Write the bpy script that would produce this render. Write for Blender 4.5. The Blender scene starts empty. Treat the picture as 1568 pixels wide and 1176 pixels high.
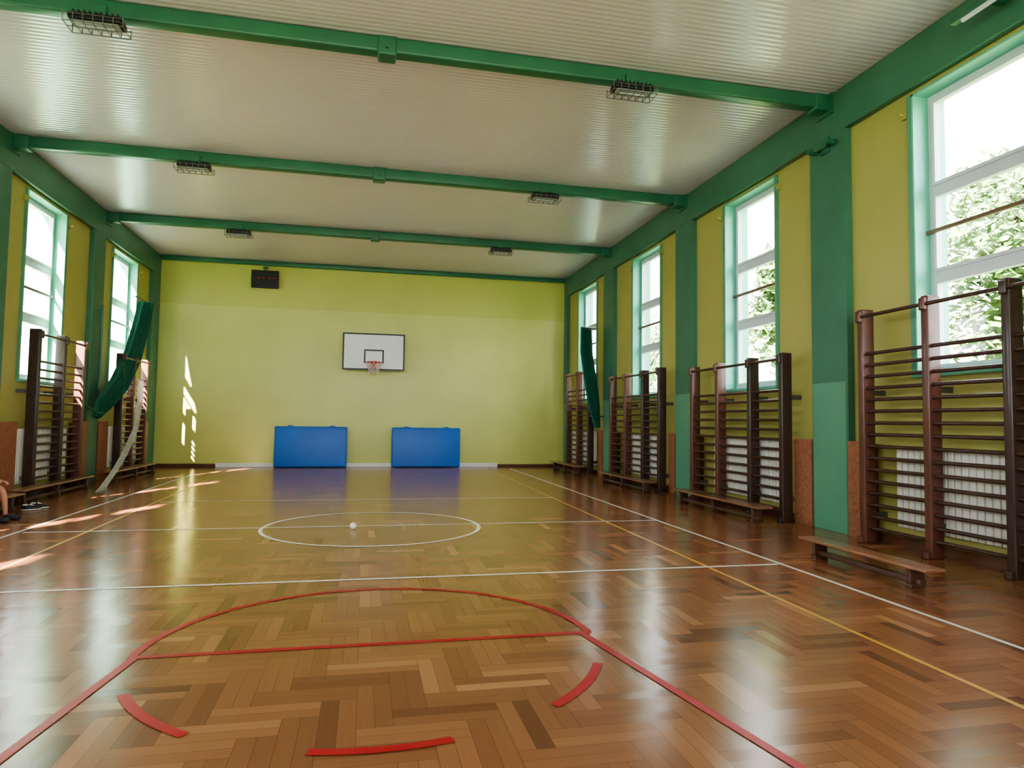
import bpy, bmesh, math, random
from mathutils import Vector, Matrix
random.seed(7)
S=0.85
sc=bpy.context.scene
XL,XR,YF,H=-6.72,7.28,24.23,7.04
WR,WL=7.40,-6.84      # recessed wall planes
YB=-2.6
# ------------------------------------------------------------ materials
def newmat(name):
    m=bpy.data.materials.new(name);m.use_nodes=True
    nt=m.node_tree;b=nt.nodes['Principled BSDF'];return m,nt,b
def s2l(c): return tuple(((v/255.)/12.92 if v/255.<=0.04045 else ((v/255.+0.055)/1.055)**2.4) for v in c)+(1,)
def mat(name,rgb,rough=.5,ns=3,amt=.12,bump=0,bs=40,metal=0,coat=0,coatr=.1,stretch=(1,1,1),spec=.5,emit=0):
    m,nt,b=newmat(name);N=nt.nodes;L=nt.links
    tc=N.new('ShaderNodeTexCoord');mp=N.new('ShaderNodeMapping');mp.inputs['Scale'].default_value=stretch
    L.new(tc.outputs['Object'],mp.inputs['Vector'])
    n=N.new('ShaderNodeTexNoise');n.inputs['Scale'].default_value=ns;n.inputs['Detail'].default_value=5
    L.new(mp.outputs[0],n.inputs['Vector'])
    c=s2l(rgb);r=N.new('ShaderNodeValToRGB')
    r.color_ramp.elements[0].position=.3;r.color_ramp.elements[1].position=.7
    r.color_ramp.elements[0].color=tuple(v*(1-amt) for v in c[:3])+(1,)
    r.color_ramp.elements[1].color=tuple(min(1,v*(1+amt)) for v in c[:3])+(1,)
    L.new(n.outputs['Fac'],r.inputs[0]);L.new(r.outputs[0],b.inputs['Base Color'])
    b.inputs['Roughness'].default_value=rough;b.inputs['Metallic'].default_value=metal
    b.inputs['Coat Weight'].default_value=coat;b.inputs['Coat Roughness'].default_value=coatr
    b.inputs['Specular IOR Level'].default_value=spec
    if emit:
        L.new(r.outputs[0],b.inputs['Emission Color']);b.inputs['Emission Strength'].default_value=emit
    if bump:
        n2=N.new('ShaderNodeTexNoise');n2.inputs['Scale'].default_value=bs;n2.inputs['Detail'].default_value=3
        L.new(mp.outputs[0],n2.inputs['Vector'])
        bp=N.new('ShaderNodeBump');bp.inputs['Strength'].default_value=bump;bp.inputs['Distance'].default_value=.01
        L.new(n2.outputs['Fac'],bp.inputs['Height']);L.new(bp.outputs[0],b.inputs['Normal'])
    return m
M_yel=mat('yellow_paint',(174,171,98),.45,1.2,.05,.15,25)  # side walls' dimmer light put into the yellow, darker than the far wall
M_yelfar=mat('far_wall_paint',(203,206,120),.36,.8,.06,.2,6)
M_yeltop=mat('far_wall_upper_paint',(194,196,104),.4,.8,.05,.2,6)
M_green=mat('green_paint',(68,120,96),.42,1.5,.10,.15,30)
M_beam=mat('beam_green_gloss',(50,108,82),.32,2,.10,.1,40)
M_green2=mat('green_patch_paint',(96,156,128),.4,1.5,.06,.15,30)
M_teal=mat('teal_reveal_paint',(112,192,168),.4,1.5,.06,.1,30)
M_frame=mat('white_window_pvc',(215,222,228),.3,3,.02)
M_bar=mat('brown_metal_bar',(120,96,74),.5,3,.1)
M_wood=mat('dark_varnished_wood',(62,40,32),.4,6,.3,.1,60,coat=.2,stretch=(4,4,.6))
M_wood2=mat('reddish_varnished_wood',(98,56,44),.4,6,.25,.1,60,coat=.2,stretch=(4,4,.6))
M_rung=mat('rung_wood',(72,47,38),.4,8,.25,coat=.2)
M_bench=mat('bench_wood',(150,104,78),.3,6,.25,coat=.5,stretch=(5,.6,5))
M_benchd=mat('bench_dark_wood',(84,54,42),.35,6,.25,coat=.3)
M_osb=mat('osb_board',(154,100,72),.6,22,.25,.4,35)
M_rad=mat('radiator_enamel',(226,224,214),.4,3,.04)
M_blue=mat('blue_mat_vinyl',(0,98,190),.38,1.5,.08,.3,5)
M_blue2=mat('blue_mat_seam',(6,78,150),.45,2,.08)
M_white=mat('white_board_paint',(232,232,228),.35,2,.03)
M_black=mat('black_paint',(20,18,18),.4,3,.1)
M_line=mat('white_floor_line',(236,232,226),.3,4,.06)
M_yline=mat('yellow_floor_line',(214,160,66),.3,4,.08)
M_rline=mat('red_floor_line',(176,22,44),.35,4,.08)
M_skirt=mat('brown_skirting',(98,58,38),.4,5,.2)
M_metal=mat('grey_metal',(120,120,120),.35,3,.05,metal=.9)
M_lamp=mat('lamp_glass',(170,172,170),.25,3,.05)
M_rim=mat('orange_rim',(214,70,50),.4,3,.05)
M_net=mat('net_cord',(225,205,205),.7,10,.05)
M_curt=mat('green_curtain_cloth',(24,100,76),.7,4,.2,.2,60)
M_cord=mat('pale_cord',(205,205,200),.7,10,.08)
M_led=mat('led_display_red',(150,30,20),.5,10,.1,emit=.6)
M_skin=mat('skin',(190,136,112),.5,8,.05)
M_shoe=mat('dark_shoe',(42,34,48),.5,8,.1)
M_cloth=mat('navy_shirt',(40,52,92),.8,12,.08)
M_short=mat('grey_shorts',(82,60,70),.8,12,.08)
M_hair=mat('brown_hair',(60,40,28),.6,25,.3)
M_eye=mat('eye_white',(235,235,235),.2,3,.01)
M_plaster=mat('outside_plaster',(190,196,206),.8,2,.03)
M_grass=mat('outside_grass',(110,130,80),.9,2,.2)
M_leaf=mat('leaf_green',(112,146,84),.6,2,.35)
M_bark=mat('bark',(80,70,56),.9,6,.2)
M_conc=mat('concrete',(120,112,104),.8,4,.1)
# glass
M_glass,nt,b=newmat('window_glass');nt.nodes.remove(b)
o=[n for n in nt.nodes if n.type=='OUTPUT_MATERIAL'][0]
t=nt.nodes.new('ShaderNodeBsdfTransparent');g=nt.nodes.new('ShaderNodeBsdfGlossy');g.inputs['Roughness'].default_value=.02
mx=nt.nodes.new('ShaderNodeMixShader');mx.inputs[0].default_value=.07
nt.links.new(t.outputs[0],mx.inputs[1]);nt.links.new(g.outputs[0],mx.inputs[2]);nt.links.new(mx.outputs[0],o.inputs[0])
# ceiling
M_ceil,nt,b=newmat('ribbed_ceiling_panel');N=nt.nodes;L=nt.links
tc=N.new('ShaderNodeTexCoord');sp=N.new('ShaderNodeSeparateXYZ');L.new(tc.outputs['Object'],sp.inputs[0])
mu=N.new('ShaderNodeMath');mu.operation='MULTIPLY';mu.inputs[1].default_value=2*math.pi/.085;L.new(sp.outputs['Y'],mu.inputs[0])
si=N.new('ShaderNodeMath');si.operation='SINE';L.new(mu.outputs[0],si.inputs[0])
bp=N.new('ShaderNodeBump');bp.inputs['Strength'].default_value=.3;bp.inputs['Distance'].default_value=.006
L.new(si.outputs[0],bp.inputs['Height']);L.new(bp.outputs[0],b.inputs['Normal'])
no=N.new('ShaderNodeTexNoise');no.inputs['Scale'].default_value=.6;L.new(tc.outputs['Object'],no.inputs['Vector'])
r=N.new('ShaderNodeValToRGB');r.color_ramp.elements[0].color=s2l((220,208,226));r.color_ramp.elements[1].color=s2l((230,218,236));L.new(no.outputs['Fac'],r.inputs[0])
L.new(r.outputs[0],b.inputs['Base Color']);b.inputs['Roughness'].default_value=.18;b.inputs['Specular IOR Level'].default_value=.8
# parquet
M_floor,nt,b=newmat('herringbone_parquet');N=nt.nodes;L=nt.links
at=N.new('ShaderNodeAttribute');at.attribute_name='pk'
sp=N.new('ShaderNodeSeparateColor');L.new(at.outputs['Color'],sp.inputs[0])
r=N.new('ShaderNodeValToRGB');e=r.color_ramp.elements
e[0].position=0;e[0].color=s2l((118,72,50));e[1].position=1;e[1].color=s2l((186,132,96))
x=e.new(.22);x.color=s2l((142,91,64));x=e.new(.8);x.color=s2l((165,111,79))
L.new(sp.outputs[0],r.inputs[0])
uv=N.new('ShaderNodeUVMap');uv.uv_map='UVMap'
mp=N.new('ShaderNodeMapping');mp.inputs['Scale'].default_value=(1.2,8,1);L.new(uv.outputs[0],mp.inputs[0])
ad=N.new('ShaderNodeVectorMath');ad.operation='MULTIPLY_ADD';ad.inputs[1].default_value=(37,37,37);L.new(at.outputs['Color'],ad.inputs[0]);L.new(mp.outputs[0],ad.inputs[2])
gr=N.new('ShaderNodeTexNoise');gr.inputs['Scale'].default_value=1;gr.inputs['Detail'].default_value=4;L.new(ad.outputs[0],gr.inputs['Vector'])
m1=N.new('ShaderNodeMix');m1.data_type='RGBA';m1.blend_type='MULTIPLY';m1.inputs['Factor'].default_value=.2
L.new(r.outputs[0],m1.inputs['A']);L.new(gr.outputs['Fac'],m1.inputs['B'])
su=N.new('ShaderNodeSeparateXYZ');L.new(uv.outputs[0],su.inputs[0])
def edge(sock,w):
    a=N.new('ShaderNodeMath');a.operation='SUBTRACT';a.inputs[1].default_value=.5;L.new(sock,a.inputs[0])
    c=N.new('ShaderNodeMath');c.operation='ABSOLUTE';L.new(a.outputs[0],c.inputs[0])
    d=N.new('ShaderNodeMath');d.operation='GREATER_THAN';d.inputs[1].default_value=.5-w;L.new(c.outputs[0],d.inputs[0]);return d.outputs[0]
mxm=N.new('ShaderNodeMath');mxm.operation='MAXIMUM';L.new(edge(su.outputs[0],.004),mxm.inputs[0]);L.new(edge(su.outputs[1],.02),mxm.inputs[1])
fm=N.new('ShaderNodeMath');fm.operation='MULTIPLY';fm.inputs[1].default_value=.5;L.new(mxm.outputs[0],fm.inputs[0])
m2=N.new('ShaderNodeMix');m2.data_type='RGBA';m2.inputs['B'].default_value=s2l((80,46,28));L.new(fm.outputs[0],m2.inputs['Factor']);L.new(m1.outputs['Result'],m2.inputs['A'])
L.new(m2.outputs['Result'],b.inputs['Base Color'])
b.inputs['Roughness'].default_value=.2;b.inputs['Specular IOR Level'].default_value=.55
geo=N.new('ShaderNodeNewGeometry')
v1=N.new('ShaderNodeVectorMath');v1.operation='SUBTRACT';v1.inputs[1].default_value=(.5,.5,.5);L.new(at.outputs['Color'],v1.inputs[0])
v2=N.new('ShaderNodeVectorMath');v2.operation='MULTIPLY';v2.inputs[1].default_value=(0,.010,0.0);L.new(v1.outputs[0],v2.inputs[0])
sb_=N.new('ShaderNodeSeparateXYZ');L.new(v1.outputs[0],sb_.inputs[0])
mz=N.new('ShaderNodeMath');mz.operation='MULTIPLY';mz.inputs[1].default_value=.022;L.new(sb_.outputs[2],mz.inputs[0])
cb=N.new('ShaderNodeCombineXYZ');L.new(mz.outputs[0],cb.inputs[0])
va=N.new('ShaderNodeVectorMath');va.operation='ADD';L.new(v2.outputs[0],va.inputs[0]);L.new(cb.outputs[0],va.inputs[1])
v3=N.new('ShaderNodeVectorMath');v3.operation='ADD';L.new(geo.outputs['Normal'],v3.inputs[0]);L.new(va.outputs[0],v3.inputs[1])
v4=N.new('ShaderNodeVectorMath');v4.operation='NORMALIZE';L.new(v3.outputs[0],v4.inputs[0])
nb=N.new('ShaderNodeTexNoise');nb.inputs['Scale'].default_value=9;nb.inputs['Detail'].default_value=2
tc=N.new('ShaderNodeTexCoord');L.new(tc.outputs['Object'],nb.inputs['Vector'])
bp=N.new('ShaderNodeBump');bp.inputs['Strength'].default_value=.08;bp.inputs['Distance'].default_value=.004
L.new(nb.outputs['Fac'],bp.inputs['Height']);L.new(v4.outputs[0],bp.inputs['Normal']);L.new(bp.outputs[0],b.inputs['Normal'])

# ------------------------------------------------------------ mesh builder
class MB:
    def __init__(s): s.v=[];s.f=[];s.mi=[];s.mats=[];s.sm=[]
    def m(s,mt):
        if mt not in s.mats: s.mats.append(mt)
        return s.mats.index(mt)
    def add(s,vs,fs,mt,sm=False):
        k=len(s.v);s.v+=[Vector(v) for v in vs];i=s.m(mt)
        for f in fs: s.f.append([k+a for a in f]);s.mi.append(i);s.sm.append(sm)
    def box(s,x0,x1,y0,y1,z0,z1,mt,rot=None,piv=None):
        vs=[Vector((x,y,z)) for x in(x0,x1) for y in(y0,y1) for z in(z0,z1)]
        if rot is not None:
            pv=Vector(piv) if piv else Vector(((x0+x1)/2,(y0+y1)/2,(z0+z1)/2))
            vs=[rot@(v-pv)+pv for v in vs]
        s.add(vs,[(0,1,3,2),(4,6,7,5),(0,4,5,1),(2,3,7,6),(0,2,6,4),(1,5,7,3)],mt)
    def cbox(s,x0,x1,y0,y1,z0,z1,mt,c=.02):
        bm=bmesh.new();bmesh.ops.create_cube(bm,size=1)
        for v in bm.verts: v.co=Vector(((x0+x1)/2+v.co.x*(x1-x0),(y0+y1)/2+v.co.y*(y1-y0),(z0+z1)/2+v.co.z*(z1-z0)))
        bmesh.ops.bevel(bm,geom=bm.edges[:],offset=c,segments=3,profile=.6,affect='EDGES')
        bm.verts.ensure_lookup_table()
        s.add([v.co.copy() for v in bm.verts],[[v.index for v in f.verts] for f in bm.faces],mt,True);bm.free()
    def tube(s,path,r,mt,seg=8,closed=False,cap=True,rad=None):
        P=[Vector(p) for p in path];n=len(P);vs=[];fs=[]
        prev=None
        for i,p in enumerate(P):
            if closed: d=P[(i+1)%n]-P[i-1]
            else: d=P[min(i+1,n-1)]-P[max(i-1,0)]
            d.normalize()
            if prev is None:
                a=Vector((0,0,1)) if abs(d.z)<.9 else Vector((1,0,0))
                u=d.cross(a).normalized()
            else:
                u=(prev-d*prev.dot(d)).normalized()
            prev=u;w=d.cross(u);rr=rad[i] if rad else r
            for k in range(seg):
                t=2*math.pi*k/seg;vs.append(p+u*math.cos(t)*rr+w*math.sin(t)*rr)
        for i in range(n if closed else n-1):
            for k in range(seg):
                a=i*seg+k;b_=i*seg+(k+1)%seg;j=((i+1)%n)*seg
                fs.append((a,b_,j+(k+1)%seg,j+k))
        s.add(vs,fs,mt,True)
        if cap and not closed:
            s.add(vs[:seg],[list(range(seg))[::-1]],mt);s.add(vs[-seg:],[list(range(seg))],mt)
    def sph(s,c,r,mt,sx=1,sy=1,sz=1,u=16,v=10,fn=None):
        vs=[];fs=[];c=Vector(c)
        for i in range(v+1):
            for k in range(u):
                ph=math.pi*i/v;th=2*math.pi*k/u
                q=Vector((math.sin(ph)*math.cos(th),math.sin(ph)*math.sin(th),math.cos(ph)))
                if fn:q=fn(q)
                vs.append(c+Vector((q.x*r*sx,q.y*r*sy,q.z*r*sz)))
        for i in range(v):
            for k in range(u):
                fs.append((i*u+k,(i+1)*u+k,(i+1)*u+(k+1)%u,i*u+(k+1)%u))
        s.add(vs,fs,mt,True)
    def make(s,name,bevel=0,parent=None):
        me=bpy.data.meshes.new(name)
        xs=[v.x for v in s.v];ys=[v.y for v in s.v];zs=[v.z for v in s.v]
        o=Vector(((min(xs)+max(xs))/2,(min(ys)+max(ys))/2,min(zs)))
        me.from_pydata([(v-o)*S for v in s.v],[],s.f)
        for mt in s.mats: me.materials.append(mt)
        for p,i,q in zip(me.polygons,s.mi,s.sm): p.material_index=i;p.use_smooth=q
        me.update();ob=bpy.data.objects.new(name,me);bpy.context.collection.objects.link(ob)
        ob.location=o*S
        if bevel:
            bv=ob.modifiers.new('bevel','BEVEL');bv.width=bevel*S;bv.segments=2;bv.limit_method='ANGLE'
        if parent:
            ob.parent=parent;ob.matrix_parent_inverse=parent.matrix_world.inverted()
        return ob
# ------------------------------------------------------------ floor (herringbone of paired staves)
n=3;Wd=.20;verts=[];faces=[];cols=[];uvs=[]
def addunit(x,y,vert):
    base=random.random()
    for q in(0,.5):
        if vert: cs=[(x+q,y),(x+q+.5,y),(x+q+.5,y+n),(x+q,y+n)]
        else: cs=[(x,y+q),(x+n,y+q),(x+n,y+q+.5),(x,y+q+.5)]
        P=[(a*Wd,b_*Wd) for a,b_ in cs]
        cx=sum(p[0] for p in P)/4;cy=sum(p[1] for p in P)/4+10.8
        if cx<-7.0 or cx>7.55 or cy<YB-.1 or cy>YF+.1: continue
        k=len(verts);verts.extend([(p[0]*S,(p[1]+10.8)*S,0) for p in P]);faces.append((k,k+1,k+2,k+3))
        cols.append((.6*base+.4*random.random() if random.random()<.96 else random.choice((.0,1)),random.random(),random.random(),1))
        uvs.append([(0,0),(1,0),(1,1),(0,1)] if not vert else [(0,0),(0,1),(1,1),(1,0)])
for k in range(-84,84):
    for j in range(-24,25):
        addunit(k+2*n*j,k,False);addunit(k-1+2*n*j,k,True)
me=bpy.data.meshes.new('floor');me.from_pydata(verts,[],faces)
me.uv_layers.new(name='UVMap');me.color_attributes.new('pk','FLOAT_COLOR','CORNER')
fu=[];fc=[]
for i,p in enumerate(faces):
    for q in range(4): fu.extend(uvs[i][q]);fc.extend(cols[i])
me.uv_layers['UVMap'].data.foreach_set('uv',fu)
me.color_attributes['pk'].data.foreach_set('color',fc)
me.update()
me.materials.append(M_floor);fl=bpy.data.objects.new('floor',me);bpy.context.collection.objects.link(fl)
b=MB();b.box(-7.5,8.0,YB-.4,YF+.4,-.3,-.01,M_conc);b.make('floor_slab')

# markings
b=MB();zl=.003
def line(b,p,q,w,mt,z=zl):
    p=Vector(p+(0,));q=Vector(q+(0,));d=(q-p).normalized();nn=Vector((-d.y,d.x,0))*w/2
    b.add([p-nn+Vector((0,0,z)),p+nn+Vector((0,0,z)),q+nn+Vector((0,0,z)),q-nn+Vector((0,0,z))],[(0,3,2,1)],mt)
def arc(b,c,r,a0,a1,w,mt,z=zl,seg=64):
    vs=[];fs=[]
    for i in range(seg+1):
        a=math.radians(a0+(a1-a0)*i/seg)
        for rr in(r-w/2,r+w/2): vs.append((c[0]+rr*math.cos(a),c[1]+rr*math.sin(a),z))
    for i in range(seg): fs.append((2*i,2*i+1,2*i+3,2*i+2))
    b.add(vs,fs,mt)
SLx,SRx=-4.66,4.90
line(b,(SLx,-1.7),(SLx-.15,21.4),.05,M_line);line(b,(4.84,-1.7),(5.05,23.2),.05,M_line)
for y,x0,x1,w in((7.26,-4.66,4.86,.055),(10.85,SLx,4.92,.05),(14.4,-3.85,4.12,.045)): line(b,(x0,y),(x1,y),w,M_line)
arc(b,(.18,10.75),1.64,0,360,.06,M_line,.0035)
b.make('white_court_lines')
b=MB();line(b,(-3.55,-1.7),(-4.1,23.2),.045,M_yline,.002);line(b,(3.78,-1.7),(4.25,23.2),.045,M_yline,.002);b.make('yellow_court_lines')
b=MB();c=(.13,5.17)
line(b,(-1.53,5.17),(1.79,5.17),.06,M_rline,.0045);arc(b,c,1.65,0,180,.06,M_rline,.005)
line(b,(-1.50,5.15),(-2.35,-1.7),.06,M_rline,.005);line(b,(1.72,5.15),(2.95,-1.7),.06,M_rline,.005)
for a0,a1 in((-24,-52),(-77,-103),(-128,-156)): arc(b,c,1.63,a0,a1,.065,M_rline,.005,16)
b.make('red_court_lines')

# ------------------------------------------------------------ walls
ZS,ZH=2.36,6.30
RW=[(1.05,2.85),(6.0,7.8),(11.0,12.8),(15.98,17.8),(20.85,22.75)]
LW=[(.7,2.5),(5.6,7.4),(10.5,12.3),(15.35,17.2),(20.2,22.2)]
def sidewall(name,xi,xo,wins):
    b=MB();x0,x1=min(xi,xo),max(xi,xo)
    b.box(x0,x1,YB,YF,0,ZS,M_yel);b.box(x0,x1,YB,YF,ZH,H+.2,M_yel)
    y=YB
    for a,c in wins+[(YF,YF)]:
        b.box(x0,x1,y,a,ZS,ZH,M_yel);y=c
    b.make(name)
sidewall('wall_right',WR,WR+.5,RW);sidewall('wall_left',WL,WL-.5,LW)
b=MB();b.box(WL-.5,WR+.5,YF,YF+.4,0,H+.2,M_yelfar);
b.box(WL,WR,YF-.02,YF,5.45,H,M_yeltop);b.box(WL,WR,YF-.035,YF,0,2.70,M_yelfar);b.make('wall_back')
FW=[(-5.6,-3.2),(-2.2,.2),(1.2,3.6),(4.4,6.6)]  # unseen windows added behind the camera to bring more daylight into the hall
b=MB();y0,y1=YB-.4,YB
b.box(WL-.5,WR+.5,y0,y1,0,1.6,M_yel);b.box(WL-.5,WR+.5,y0,y1,6.3,H+.2,M_yel);x=WL-.5
for a,c in FW+[(WR+.5,WR+.5)]: b.box(x,a,y0,y1,1.6,6.3,M_yel);x=c
b.make('wall_front')
b=MB();b.box(WL-.5,WR+.5,YB-.4,YF+.4,H,H+.2,M_ceil);b.make('ceiling')
b=MB()
b.box(.172,.188,YB,YF,H-.006,H-.001,M_ceil);b.make('trim_ceiling_seam')
RP=[(-.85,-.0),(4.1,4.95),(9.02,9.87),(14.07,14.92),(19.08,19.93),(23.85,YF)]
LP=[(-1.2,-.4),(3.8,4.6),(8.75,9.55),(13.7,14.5),(18.6,19.35),(23.45,YF)]
for nm,xa,xb,P in(('right',XR,WR,RP),('left',WL,XL,LP)):
    b=MB();b.box(xa,xb,YB,YF,6.36,H,M_green);b.make('trim_lintel_'+nm,.01)
    for y0,y1 in P:
        b=MB();b.box(xa,xb,y0,y1,0,6.358,M_green)
        e=.004
        if nm=='right': b.box(xa-e,xa,y0+.05,y1-.02,0,2.35,M_green2)
        b.make('pillar_'+nm,.012)
wi=0
def portal(loc,sx,sz,d):
    ld=bpy.data.lights.new('window_daylight_portal','AREA');ld.shape='RECTANGLE';ld.size=sx*S;ld.size_y=sz*S
    ld.cycles.is_portal=True
    lo=bpy.data.objects.new('window_daylight_portal',ld);bpy.context.collection.objects.link(lo)
    lo.location=Vector(loc)*S;lo.rotation_euler=Vector(d).to_track_quat('-Z','Z').to_euler()
for nm,wins,xi,sg in(('right',RW,WR,1),('left',LW,WL,-1)):
    for y0,y1 in wins:
        wi+=1;b=MB()
        def bx(d0,d1,a,c,z0,z1,mt,b=b):
            x0,x1=xi+sg*d0,xi+sg*d1;b.box(min(x0,x1),max(x0,x1),a,c,z0,z1,mt)
        t=.03
        bx(-.03,.5,y0,y0+t,ZS,ZH,M_teal);bx(-.03,.5,y1-t,y1,ZS,ZH,M_teal)
        bx(-.03,.5,y0,y1,ZH-t,ZH,M_teal);bx(-.07,.5,y0-.04,y1+.04,ZS-.03,ZS+.02,M_teal)
        bx(-.035,0,y0-.07,y0,ZS,ZH,M_green2);bx(-.035,0,y1,y1+.07,ZS,ZH,M_green2)
        f0,f1=.22,.30;w=.085
        a,c=y0+t,y1-t;zb,zt=ZS+.02,ZH-t
        bx(f0,f1,a,a+w,zb,zt,M_frame);bx(f0,f1,c-w,c,zb,zt,M_frame)
        bx(f0,f1,a+w,c-w,zb,zb+w,M_frame);bx(f0,f1,a+w,c-w,zt-w,zt,M_frame)
        for zz in(4.92,3.72): bx(f0,f1,a+w,c-w,zz-.06,zz+.06,M_frame)
        for q0,q1 in((zb+w,3.66),(3.78,4.86),(4.98,zt-w)):
            s=.045
            bx(f0-.03,f1-.02,a+w,a+w+s,q0,q1,M_frame);bx(f0-.03,f1-.02,c-w-s,c-w,q0,q1,M_frame)
            bx(f0-.03,f1-.02,a+w+s,c-w-s,q0,q0+s,M_frame);bx(f0-.03,f1-.02,a+w+s,c-w-s,q1-s,q1,M_frame)
        bx(.15,.19,a,c,4.315,4.365,M_bar)
        x=xi+sg*.265
        b.add([(x,a,zb),(x,c,zb),(x,c,zt),(x,a,zt)],[(0,1,2,3)],M_glass)
        b.make('window_%d'%wi)
        portal((xi+sg*.48,(y0+y1)/2,(ZS+ZH)/2),y1-y0,ZH-ZS,(-sg,0,0))
for a,c in FW:
    wi+=1;b=MB();y0,y1=YB-.25,YB-.15
    b.box(a,a+.1,y0,y1,1.6,6.3,M_frame);b.box(c-.1,c,y0,y1,1.6,6.3,M_frame);b.box(a+.1,c-.1,y0,y1,1.6,1.7,M_frame);b.box(a+.1,c-.1,y0,y1,6.2,6.3,M_frame)
    for z in(3.1,4.65): b.box(a+.1,c-.1,y0,y1,z-.05,z+.05,M_frame)
    m_=(a+c)/2;b.box(m_-.05,m_+.05,y0,y1,1.7,6.2,M_frame)
    b.add([(a,YB-.2,1.6),(c,YB-.2,1.6),(c,YB-.2,6.3),(a,YB-.2,6.3)],[(0,1,2,3)],M_glass);b.make('window_%d'%wi)
    portal((m_,YB-.38,3.95),c-a,4.7,(0,1,0))
# unseen roof added to keep direct sun out of the added front windows
b=MB();b.box(-13,9,-10.5,YB-.42,6.9,7.15,M_conc)
for xx in(-12.5,-5,2,8.5): b.box(xx-.12,xx+.12,-10.3,-10.06,-.4,6.9,M_conc)
b.make('porch_roof_outside')
# skirting
b=MB();b.box(-4.8,4.78,YF-.10,YF-.035,0,.14,M_white);b.make('baseboard_back',.01)
b=MB();b.box(WL+.12,-4.8,YF-.08,YF-.035,0,.12,M_skirt);b.box(4.78,WR-.12,YF-.08,YF-.035,0,.10,M_skirt);b.make('baseboard_back_brown',.01)
b=MB();b.box(WR-.03,WR,YB,YF,0,.12,M_skirt);b.make('baseboard_right')
b=MB();b.box(WL,WL+.03,YB,YF,0,.12,M_skirt);b.make('baseboard_left')
for a,c in((8.50,9.015),(9.875,10.33),(13.72,14.065),(14.925,15.22),(18.72,19.075),(19.935,20.3),(3.7,4.095),(4.955,5.3)):
    b=MB();b.box(XR-.03,XR+.0,a,c,.0,1.43,M_osb);b.box(XR,WR-.002,a+.05,a+.12,0,1.40,M_skirt);b.make('chipboard_panel',.004)
for a,c in((14.505,15.15),(17.85,18.595),(19.355,20.0),(22.7,23.445),(13.2,13.695)):
    b=MB();b.box(XL,XL+.03,a,c,0,1.52,M_osb);b.box(WL+.002,XL,a+.05,a+.12,0,1.48,M_skirt);b.make('chipboard_panel',.004)
# ------------------------------------------------------------ beams
for yb in(-.45,4.5,9.45,14.5,19.45,YF-.10):
    b=MB();hw=.10 if yb<24 else .06
    z0=H-.23 if yb<24 else H-.16
    b.cbox(XL,XR,yb-hw,yb+hw,z0,H-.003,M_beam,.035)
    if yb<24:
        b.cbox(.06,.32,yb-hw-.03,yb+hw+.03,z0-.05,H-.002,M_beam,.03)
        b.tube([(.19,yb-hw-.06,z0+.06),(.19,yb+hw+.06,z0+.06)],.025,M_beam)
        for xx,sg in((XL,1),(XR,-1)):
            b.cbox(min(xx,xx+sg*.28),max(xx,xx+sg*.28),yb-hw-.025,yb+hw+.025,z0-.04,H-.002,M_beam,.03)
            b.box(min(xx,xx+sg*.03),max(xx,xx+sg*.03),yb-.2,yb+.2,z0-.1,H-.002,M_beam)
    b.make('ceiling_beam')
for yb in(4.5,9.45,14.5,19.45):
    for xc in(-3.46,3.84):
        b=MB();zt=H-.23;z=zt-.11;y=yb-.12
        b.cbox(xc-.10,xc+.10,yb-.14,yb+.12,zt-.03,zt+.13,M_beam,.02)
        b.box(xc-.03,xc+.03,yb-.13,yb-.09,zt-.10,zt,M_black)
        b.cbox(xc-.31,xc+.31,y-.13,y+.12,z-.05,z+.05,M_black,.03)
        for k in range(9): b.box(xc-.26+k*.065-.008,xc-.26+k*.065+.008,y-.1,y+.0,z+.05,z+.085,M_black)
        b.box(xc-.27,xc+.27,y-.10,y+.09,z-.065,z-.048,M_lamp)
        b.tube([(xc-.2,y,z-.075),(xc+.2,y,z-.075)],.014,M_frame)
        for k in range(7):
            xx=xc-.345+k*.115
            b.tube([(xx,y-.16,z+.02),(xx,y-.16,z-.10),(xx,y+.14,z-.10),(xx,y+.14,z+.02)],.006,M_metal,5)
        for yy,zz in((y-.16,z-.10),(y+.14,z-.10),(y-.16,z-.0),(y-.02,z-.10),(y+.14,z)):
            b.tube([(xc-.35,yy,zz),(xc+.35,yy,zz)],.006,M_metal,5)
        b.make('floodlight')
# ------------------------------------------------------------ scoreboard
b=MB();y=YF-.035
b.cbox(-3.86,-2.98,y-.16,y-.01,6.10,6.70,M_black,.02)
b.box(-3.80,-3.04,y-.165,y-.158,6.16,6.64,M_black)
for x0 in(-3.66,-3.52,-3.30,-3.16):
    b.box(x0,x0+.09,y-.17,y-.164,6.42,6.44,M_led)
b.tube([(-3.42,y-.08,6.7),(-3.42,y-.08,6.84)],.03,M_beam)
b.box(-3.5,-3.34,y-.1,y-.01,6.78,6.84,M_beam)
b.make('scoreboard')
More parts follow.
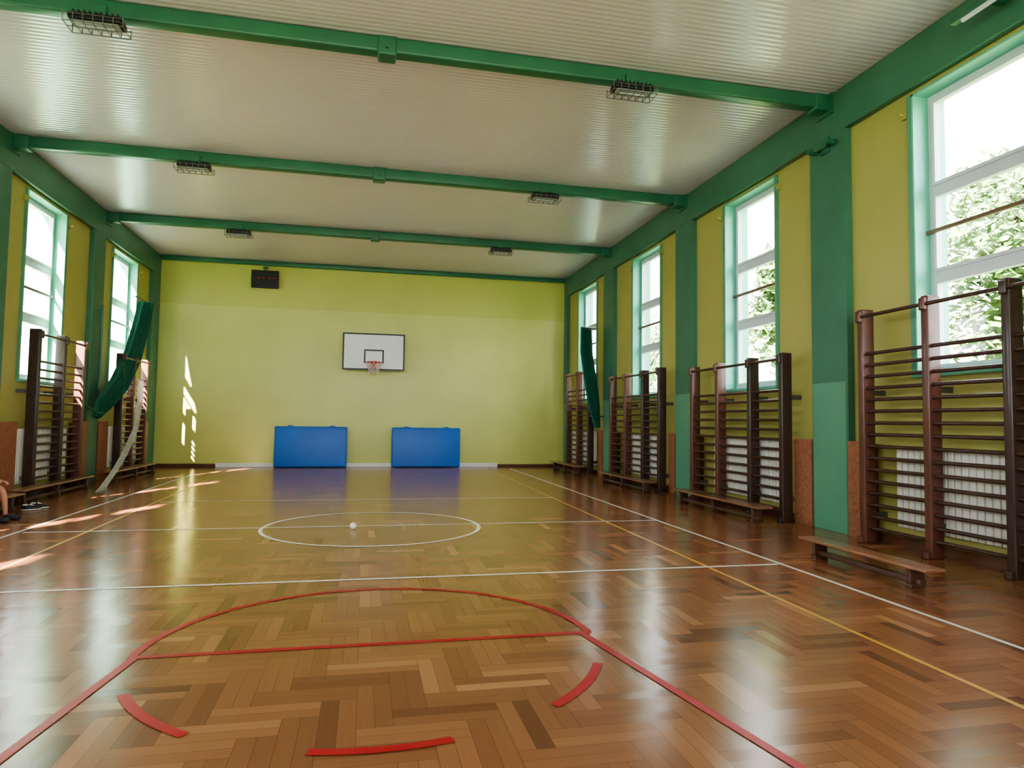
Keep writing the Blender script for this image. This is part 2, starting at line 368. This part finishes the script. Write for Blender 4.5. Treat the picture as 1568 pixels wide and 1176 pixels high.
# ------------------------------------------------------------ basketball hoop
b=MB();y=23.63;x0,x1,z0,z1=-.77,1.33,3.36,4.63
b.box(x0,x1,y,y+.03,z0,z1,M_white)
def rect(xa,xb,za,zb,w,mt,yy):
    b.box(xa,xb,yy,yy+.006,za,za+w,mt);b.box(xa,xb,yy,yy+.006,zb-w,zb,mt)
    b.box(xa,xa+w,yy,yy+.006,za+w,zb-w,mt);b.box(xb-w,xb,yy,yy+.006,za+w,zb-w,mt)
rect(x0,x1,z0,z1,.05,M_black,y-.006);rect(-.05,.62,3.60,4.07,.05,M_black,y-.006)
for xx in(x0+.25,x1-.25):
    for zz in(z0+.2,z1-.2):
        b.tube([(xx,y+.03,zz),(xx,YF-.03,zz)],.025,M_beam)
    b.box(xx-.04,xx+.04,y+.03,y+.07,z0+.03,z1-.03,M_beam)
    b.tube([(xx,y+.05,z1-.25),(xx,YF-.04,z0+.3)],.02,M_beam)
b.box(x0+.15,x1-.15,y+.03,y+.07,z0-.01,z0+.05,M_beam)
b.box(.18,.38,y-.14,y,3.57,3.60,M_rim);b.box(.18,.38,y-.02,y,3.42,3.62,M_rim)
cy=y-.14-.26;ring=[(.28+.265*math.cos(t),cy+.265*math.sin(t),3.60) for t in[2*math.pi*k/28 for k in range(28)]]
b.tube(ring,.016,M_rim,6,closed=True)
lv=[(3.59,.265),(3.49,.225),(3.39,.185),(3.29,.155),(3.19,.15)]
for k in range(12):
    for dr in(1,-1):
        pts=[]
        for i,(z,rr) in enumerate(lv):
            t=2*math.pi*(k+dr*.5*i)/12;pts.append((.28+rr*math.cos(t),cy+rr*math.sin(t),z))
        b.tube(pts,.010,M_net,4)
b.make('basketball_hoop')
# ------------------------------------------------------------ mats
for x0,x1,rz in((-2.93,-.55,0),(.97,3.37,0)):
    b=MB();b.cbox(x0,x1,-.10,.10,0,1.38,M_blue,.045)
    b.box(x0+.04,x1-.04,-.104,-.101,1.27,1.28,M_blue2)
    b.box(x0+.04,x1-.04,-.005,.005,1.375,1.384,M_blue2)
    for xx in(x0+.5,x1-.5): b.tube([(xx-.1,-.0,1.375),(xx-.05,0,1.41),(xx+.05,0,1.41),(xx+.1,0,1.375)],.014,M_blue2,6)
    r=Matrix.Rotation(math.radians(-3),3,'X')
    b.v=[r@v+Vector((0,23.94,.012)) for v in b.v];b.make('gym_mat')
# ------------------------------------------------------------ wall bars
def bars(side,posts,ht,red=()):
    b=MB();sg=1 if side=='R' else -1
    xw=WR if sg>0 else WL
    xf=xw-sg*.40;xb=xw-sg*.20
    posts=sorted(posts)
    for i,y in enumerate(posts):
        mt=M_wood2 if i in red else M_wood
        b.cbox(min(xf,xb),max(xf,xb),y-.055,y+.055,0,ht+.03,mt,.02)
        b.cbox(min(xf-sg*.045,xb),max(xf-sg*.045,xb),y-.045,y+.045,ht-.16,ht,mt,.02)
        for z in(.35,2.1): b.box(min(xb,xw-sg*.002),max(xb,xw-sg*.002),y-.03,y+.03,z,z+.08,M_metal)
        b.cbox(min(xf-sg*.06,xb),max(xf-sg*.06,xb),y-.05,y+.05,0,.09,mt,.015)
    nz=int((ht-.45)/.178)
    zs=[.22+k*(ht-.62-.22)/(nz-1) for k in range(nz)]+[ht-.08]
    for z in zs:
        xx=xf+sg*.07 if z<ht-.3 else xf-sg*.0
        b.tube([(xx,posts[0],z),(xx,posts[-1],z)],.026,M_rung,8)
    return b.make('wall_bars')
bars('R',[8.42,7.27,6.15,5.1],3.32,(3,2));bars('R',[13.6,12.52,11.34,10.35],2.88,(3,2));bars('R',[18.6,17.48,16.3,15.3],3.0,(3,2));bars('R',[22.95,21.74,20.6],3.35,(2,1))
bars('R',[3.6,2.4,1.2,.0],2.9,())
bars('L',[15.35,16.55,17.6],3.38,(2,));bars('L',[20.25,21.2,22.35],3.35,(1,2));bars('L',[10.0,11.2,12.4,13.05],2.9);bars('L',[5.2,6.4,7.6],2.9)
for xi,sg,ws in((WR,1,RW),(WL,-1,LW)):
    for a,c in ws:
        b=MB();m_=(a+c)/2;x0,x1=xi-sg*.155,xi-sg*.045
        nn=22;w=2.3/nn
        for k in range(nn):
            y=m_-1.15+k*w;b.cbox(min(x0,x1),max(x0,x1),y+.008,y+w-.008,.28,1.38,M_rad,.015)
        for z in(.36,1.28): b.box(min(x0+sg*.03,x1-sg*.03),max(x0+sg*.03,x1-sg*.03),m_-1.15,m_+1.15,z-.03,z+.03,M_rad)
        for y in(m_-.8,m_+.8):
            for z in(.4,1.15): b.box(min(x1,xi-sg*.002),max(x1,xi-sg*.002),y-.02,y+.02,z,z+.04,M_metal)
        b.make('radiator')
# ------------------------------------------------------------ benches
def bench(x0,x1,y0,y1,h_=.28,mt=None):
    b=MB();mt=mt or M_bench;xm=(x0+x1)/2
    b.cbox(x0,x1,y0,y1,h_-.035,h_,mt,.012)
    b.cbox(xm-.04,xm+.04,y0+.15,y1-.15,.045,.105,M_benchd,.012)
    n_=3 if y1-y0>2.2 else 2
    for k in range(n_):
        y=y0+.25+(y1-y0-.5)*k/(n_-1)
        b.cbox(x0+.04,x1-.04,y-.04,y+.04,0,.05,M_benchd,.01)
        b.cbox(xm-.09,xm+.09,y-.03,y+.03,.05,h_-.035,M_benchd,.01)
        b.box(x0+.05,x1-.05,y-.035,y+.035,h_-.065,h_-.035,M_benchd)
    b.make('gymnastics_bench',0)
bench(5.48,5.74,5.75,7.75,.24)
bench(6.45,6.75,10.2,13.4);bench(6.5,6.8,14.9,18.2);bench(6.5,6.8,20.3,23.2)
bench(-6.15,-5.83,10.6,13.6);bench(-6.35,-6.05,14.0,17.4);bench(-6.3,-6.0,18.6,22.2)
# ------------------------------------------------------------ curtains
def curtain(path,pleats,amp,seed):
    b=MB();nu=pleats*8;nv=48;vs=[];fs=[]
    rnd=random.Random(seed);ph=[rnd.random()*6 for _ in range(4)]
    def at(t):
        k=t*(len(path)-1);i=min(int(k),len(path)-2);f=k-i
        return Vector(path[i][0]).lerp(Vector(path[i+1][0]),f),Vector(path[i][1]).lerp(Vector(path[i+1][1]),f)
    for j in range(nv+1):
        t=j/nv;c,w=at(t);wn=w.normalized();on=Vector((wn.y,-wn.x,0)).normalized()
        for i in range(nu+1):
            s=i/nu*2-1;a=s*pleats*math.pi+ph[0]+.5*math.sin(t*3+ph[1])
            off=amp*(math.sin(a)+.3*math.sin(2.3*a+ph[2]+t*2))
            vs.append(c+w*s+on*off+wn*0.02*math.cos(a))
    for j in range(nv):
        for i in range(nu): k=j*(nu+1)+i;fs.append((k,k+1,k+nu+2,k+nu+1))
    b.add(vs,fs,M_curt,True)
    return b
b=curtain([((-6.52,22.2,5.12),(0,.62,.08)),((-6.50,21.8,4.4),(0,.6,-.02)),((-6.48,21.1,3.4),(0,.58,-.1)),((-6.46,20.0,2.5),(0,.55,-.12)),((-6.44,18.9,1.95),(0,.40,-.10)),((-6.43,18.35,1.62),(0,.16,-.03))],7,.05,3)
b.tube([(-6.66,18.1,1.95),(-6.40,18.25,1.75),(-6.36,18.6,1.72),(-6.68,18.8,1.95)],.025,M_curt,6)
b.tube([(-6.6,21.4,5.16),(-6.6,23.2,5.16)],.025,M_metal,8);b.box(-6.83,-6.58,23.1,23.16,5.13,5.19,M_metal)
b.make('green_curtain')
b=curtain([((6.90,20.5,4.65),(.22,.12,0)),((6.90,20.45,3.9),(.25,.14,0)),((6.96,20.2,2.9),(.25,.14,0)),((7.00,20.0,2.1),(.20,.12,0)),((7.03,19.8,1.5),(.09,.08,0))],5,.05,5)
b.tube([(6.70,20.4,4.68),(7.27,20.6,4.68)],.03,M_metal);b.tube([(6.80,19.9,1.85),(6.95,19.75,1.83),(7.18,19.85,1.85),(7.27,19.8,1.85)],.02,M_curt)
b.make('green_curtain')
b=MB()
for k in range(5):
    o=.05*k
    b.tube([(-6.35+o*.3,21.2+o,2.7),(-6.3+o*.3,21.0+o,2.1),(-6.2+o*.3,20.4+o,1.3),(-6.1+o*.3,19.3+o*1.2,.7),(-5.9+o*.3,18.0+o,.34),(-5.8+o*.3,17.0+o,.04),(-5.6+o*.3,16.2+o*2,.02)],.012,M_cord,6)
b.tube([(-6.35,21.2,2.7),(-6.60,21.2,2.72)],.02,M_cord)
b.make('hanging_cord')
b=MB();b.tube([(-6.62,19.0,2.35),(-6.62,19.0,4.5)],.035,M_green)
for z in(2.5,4.3): b.box(-6.715,-6.6,18.97,19.03,z,z+.05,M_green)
b.make('wall_pipe')
def brk(x,y,z):
    b=MB();b.box(x-.03,x-.001,y-.1,y+.1,z-.12,z+.12,M_beam)
    for dy in(-.22,.22):
        b.tube([(x-.02,y,z),(x-.10,y+dy,z-.02)],.03,M_beam)
        b.tube([(x-.18,y+dy,z-.02),(x-.02,y+dy,z-.02)],.05,M_beam,12)
    b.make('wall_bracket')
brk(XR,9.45,6.22)
b=MB();b.box(6.95,7.279,6.25,6.33,6.66,6.72,M_beam);b.box(6.92,7.0,5.95,6.7,6.60,6.68,M_beam);b.tube([(6.95,6.1,6.58),(6.95,6.55,6.58)],.03,M_frame);b.make('wall_bracket')
for P,x,sg in((RW,WR,-1),(LW,WL,1)):
    for a,c in P:
        for yy in(a-.12,c+.12):
            b=MB();b.box(min(x,x+sg*.05),max(x,x+sg*.05),yy-.035,yy+.035,6.0,6.12,M_yel);b.tube([(x+sg*.05,yy,6.06),(x+sg*.12,yy,6.06)],.02,M_yel);b.make('curtain_rod_holder')
b=MB();b.sph((-.12,10.55,.052),.05,M_white,u=24,v=16);b.make('small_white_ball')
# a pair of trainers left by the bench
def trainer(x,y,ang):
    b=MB()
    def f(q): return Vector((q.x,q.y*(1-.25*q.x*q.x),max(q.z,-.35)*(1.15 if q.x<-.2 else .75-.25*q.x)))
    b.sph((0,0,.045),.06,M_black,2.4,.85,1.1,20,12,f)
    b.sph((0,0,.018),.06,M_white,2.5,.95,.30,20,8)
    b.tube([(-.09,0,.09),(-.02,0,.095),(.04,0,.07)],.018,M_white,8)
    b.tube([(-.12,.03,.10),(-.12,-.03,.10),(-.05,-.035,.10),(-.05,.035,.10)],.010,M_white,6,closed=True)
    r=Matrix.Rotation(ang,3,'Z');b.v=[r@v+Vector((x,y,0)) for v in b.v];b.make('trainer_shoe')
trainer(-5.62,13.35,.4);trainer(-5.6,13.6,.15)

# ------------------------------------------------------------ person
root=bpy.data.objects.new('seated_person',None);bpy.context.collection.objects.link(root)
root.location=Vector((-5.98,12.0,.0))*S;bpy.context.view_layer.update()
def skin(name,nodes,edges,mt,sub=2):
    me=bpy.data.meshes.new(name);o=Vector(root.location)
    me.from_pydata([Vector(p[0])*S-o for p in nodes],edges,[]);me.materials.append(mt)
    ob=bpy.data.objects.new(name,me);bpy.context.collection.objects.link(ob);ob.parent=root
    md=ob.modifiers.new('skin','SKIN')
    for i,p in enumerate(nodes):
        r=p[1]*S;me.skin_vertices[0].data[i].radius=(r,r)
    me.skin_vertices[0].data[0].use_root=True
    sb=ob.modifiers.new('sub','SUBSURF');sb.levels=sub;sb.render_levels=sub
    md.use_smooth_shade=True
    return ob
px,py=-5.98,12.0
def P(a,b_,c): return(px+a,py+b_,c)
skin('shirt',[(P(0,0,.45),.15),(P(.01,0,.58),.14),(P(.04,0,.78),.15),(P(.08,0,.94),.13),(P(.10,0,1.02),.06),
  (P(.08,.14,.95),.075),(P(.12,.19,.80),.06),(P(.08,-.14,.95),.075),(P(.12,-.19,.80),.06)],
  [(0,1),(1,2),(2,3),(3,4),(3,5),(5,6),(3,7),(7,8)],M_cloth)
skin('shorts',[(P(0,0,.43),.14),(P(.06,.10,.40),.11),(P(.24,.13,.45),.085),(P(.06,-.10,.40),.11),(P(.24,-.13,.45),.085)],
  [(0,1),(1,2),(0,3),(3,4)],M_short)
for sgn in(1,-1):
    skin('leg',[(P(.20,.12*sgn,.44),.072),(P(.40,.15*sgn,.53),.058),(P(.45,.155*sgn,.45),.055),(P(.48,.16*sgn,.30),.05),(P(.50,.16*sgn,.12),.032),(P(.50,.16*sgn,.06),.032)],[(0,1),(1,2),(2,3),(3,4),(4,5)],M_skin)
    skin('shoe',[(P(.47,.16*sgn,.055),.05),(P(.56,.165*sgn,.05),.05),(P(.66,.17*sgn,.042),.045),(P(.72,.172*sgn,.038),.036)],[(0,1),(1,2),(2,3)],M_shoe)
    skin('arm',[(P(.12,.19*sgn,.82),.048),(P(.17,.22*sgn,.66),.04),(P(.28,.19*sgn,.60),.036),(P(.38,.16*sgn,.60),.026)],[(0,1),(1,2),(2,3)],M_skin)
    skin('palm',[(P(.37,.16*sgn,.605),.026),(P(.42,.155*sgn,.607),.034),(P(.455,.155*sgn,.605),.034)],[(0,1),(1,2)],M_skin,1)
    for k,l in enumerate((.075,.085,.08,.06)):
        yy=(.125+.02*k)*sgn
        skin('finger',[(P(.45,yy+.0*sgn,.607),.0105),(P(.45+l*.5,yy,.606),.0095),(P(.45+l*.85,yy,.58),.009),(P(.45+l*.95,yy,.555),.008)],[(0,1),(1,2),(2,3)],M_skin,1)
    skin('thumb',[(P(.40,.135*sgn,.60),.012),(P(.42,.105*sgn,.595),.011),(P(.45,.095*sgn,.585),.009)],[(0,1),(1,2)],M_skin,1)
b=MB()
def hf(q):
    q=q.copy()
    if q.z<0: q.x*=1-.25*(-q.z)**2 if q.x<0 else 1;q.y*=1+.3*q.z
    return q
hc=Vector(P(.16,0,1.22))
b.sph(hc,.115,M_skin,1.0,.82,1.2,24,16,hf)
b.tube([P(.09,0,.98),P(.12,0,1.06),P(.14,0,1.14)],.055,M_skin,12)
b.tube([hc+Vector((.108,0,.03)),hc+Vector((.13,0,-.01)),hc+Vector((.135,0,-.03)),hc+Vector((.11,0,-.04))],.014,M_skin,8,rad=[.008,.013,.018,.012])
b.tube([hc+Vector((.10,-.03,-.075)),hc+Vector((.108,0,-.078)),hc+Vector((.10,.03,-.075))],.008,M_rim,6)
for sgn in(1,-1):
    b.sph(hc+Vector((.096,.036*sgn,.01)),.014,M_eye,u=12,v=8);b.sph(hc+Vector((.106,.036*sgn,.01)),.006,M_black,u=8,v=6)
    b.sph(hc+Vector((-.0,.098*sgn,-.005)),.03,M_skin,.6,.35,1.1,12,8)
b.sph(hc+Vector((-.018,0,.03)),.123,M_hair,1.0,.86,1.14,24,14,lambda q:Vector((q.x*(.55 if q.x>.35 and q.z<.45 else 1),q.y,max(q.z,-.45 if q.x<.2 else .2))))
b.make('head',parent=root)

# ------------------------------------------------------------ outside
b=MB();b.box(-60,-7.4,-40,70,-.6,-.35,M_grass);b.box(7.95,60,-40,70,-.6,-.35,M_grass);b.box(-7.4,7.95,-40,-3.1,-.6,-.35,M_grass);b.make('ground_outside')
b=MB();b.box(16.5,26,22.5,50,-.4,11,M_plaster)
for yy in range(24,48,4):
    for zz in(1,4.5,8): b.box(16.4,16.5,yy,yy+1.6,zz,zz+1.8,M_lamp)
b.make('neighbouring_building')
def tree(x,y,h_,R_,nl,seed):
    rnd=random.Random(seed);b=MB()
    b.tube([(x,y,-.4),(x+.1,y,h_*.3),(x-.05,y+.1,h_*.55),(x,y,h_*.8)],.2,M_bark,8,rad=[.28,.2,.14,.06])
    cl=[]
    for k in range(20):
        a=rnd.random()*6.28;rr=R_*.8*math.sqrt(rnd.random());z=h_*(.22+.68*rnd.random())
        c=Vector((x+rr*math.cos(a),y+rr*math.sin(a),z));cl.append((c,R_*(.3+.25*rnd.random())))
        b.tube([(x,y,max(1,z-1.5)),c],.04,M_bark,5)
    vs=[];fs=[]
    for k in range(nl):
        c,r_=rnd.choice(cl);d=Vector((rnd.gauss(0,1),rnd.gauss(0,1),rnd.gauss(0,1))).normalized()*r_*(rnd.random()**.4)
        p=c+d;a=Vector((rnd.gauss(0,1),rnd.gauss(0,1),rnd.gauss(0,1))).normalized();e_=a.orthogonal().normalized();l=.12+.08*rnd.random()
        i=len(vs);vs+=[p-a*l,p+e_*l*.5,p+a*l,p-e_*l*.5];fs.append((i,i+1,i+2,i+3))
    b.add(vs,fs,M_leaf);b.make('tree_outside')
tree(14.5,11.0,9.0,3.0,11000,1);tree(12.6,16.4,8.5,1.9,7000,2);tree(18,5.5,9,3.0,6000,3);tree(12.5,29,7,2,2500,4)
# ------------------------------------------------------------ lights
w=bpy.data.worlds.new('daylight');sc.world=w;w.use_nodes=True;bg=w.node_tree.nodes['Background']
bg.inputs[0].default_value=(.90,.93,1.0,1);bg.inputs[1].default_value=9
sd=bpy.data.lights.new('sun','SUN');sd.energy=65;sd.angle=.016;sd.color=(1,.88,.7)
so=bpy.data.objects.new('sun',sd);bpy.context.collection.objects.link(so);so.rotation_euler=Vector((.42,.9,-.72)).to_track_quat('-Z','Y').to_euler();so.location=(-20,-20,20)
# ------------------------------------------------------------ camera
yaw,pi_,ro=.2155,.0555,.0135
f=Vector((math.sin(yaw)*math.cos(pi_),math.cos(yaw)*math.cos(pi_),math.sin(pi_)));r0=Vector((math.cos(yaw),-math.sin(yaw),0));u0=r0.cross(f)
r_=r0*math.cos(ro)+u0*math.sin(ro);u_=-r0*math.sin(ro)+u0*math.cos(ro)
cd=bpy.data.cameras.new('camera');co=bpy.data.objects.new('camera',cd);bpy.context.collection.objects.link(co)
m=Matrix((r_,u_,-f)).transposed().to_4x4();m.translation=Vector((0,0,1.66))*S;co.matrix_world=m
cd.sensor_width=36;cd.lens=1031.14/1568*36;cd.clip_start=.05;sc.camera=co
sc.view_settings.view_transform='AgX';sc.view_settings.look='AgX - Medium High Contrast';sc.view_settings.exposure=.72
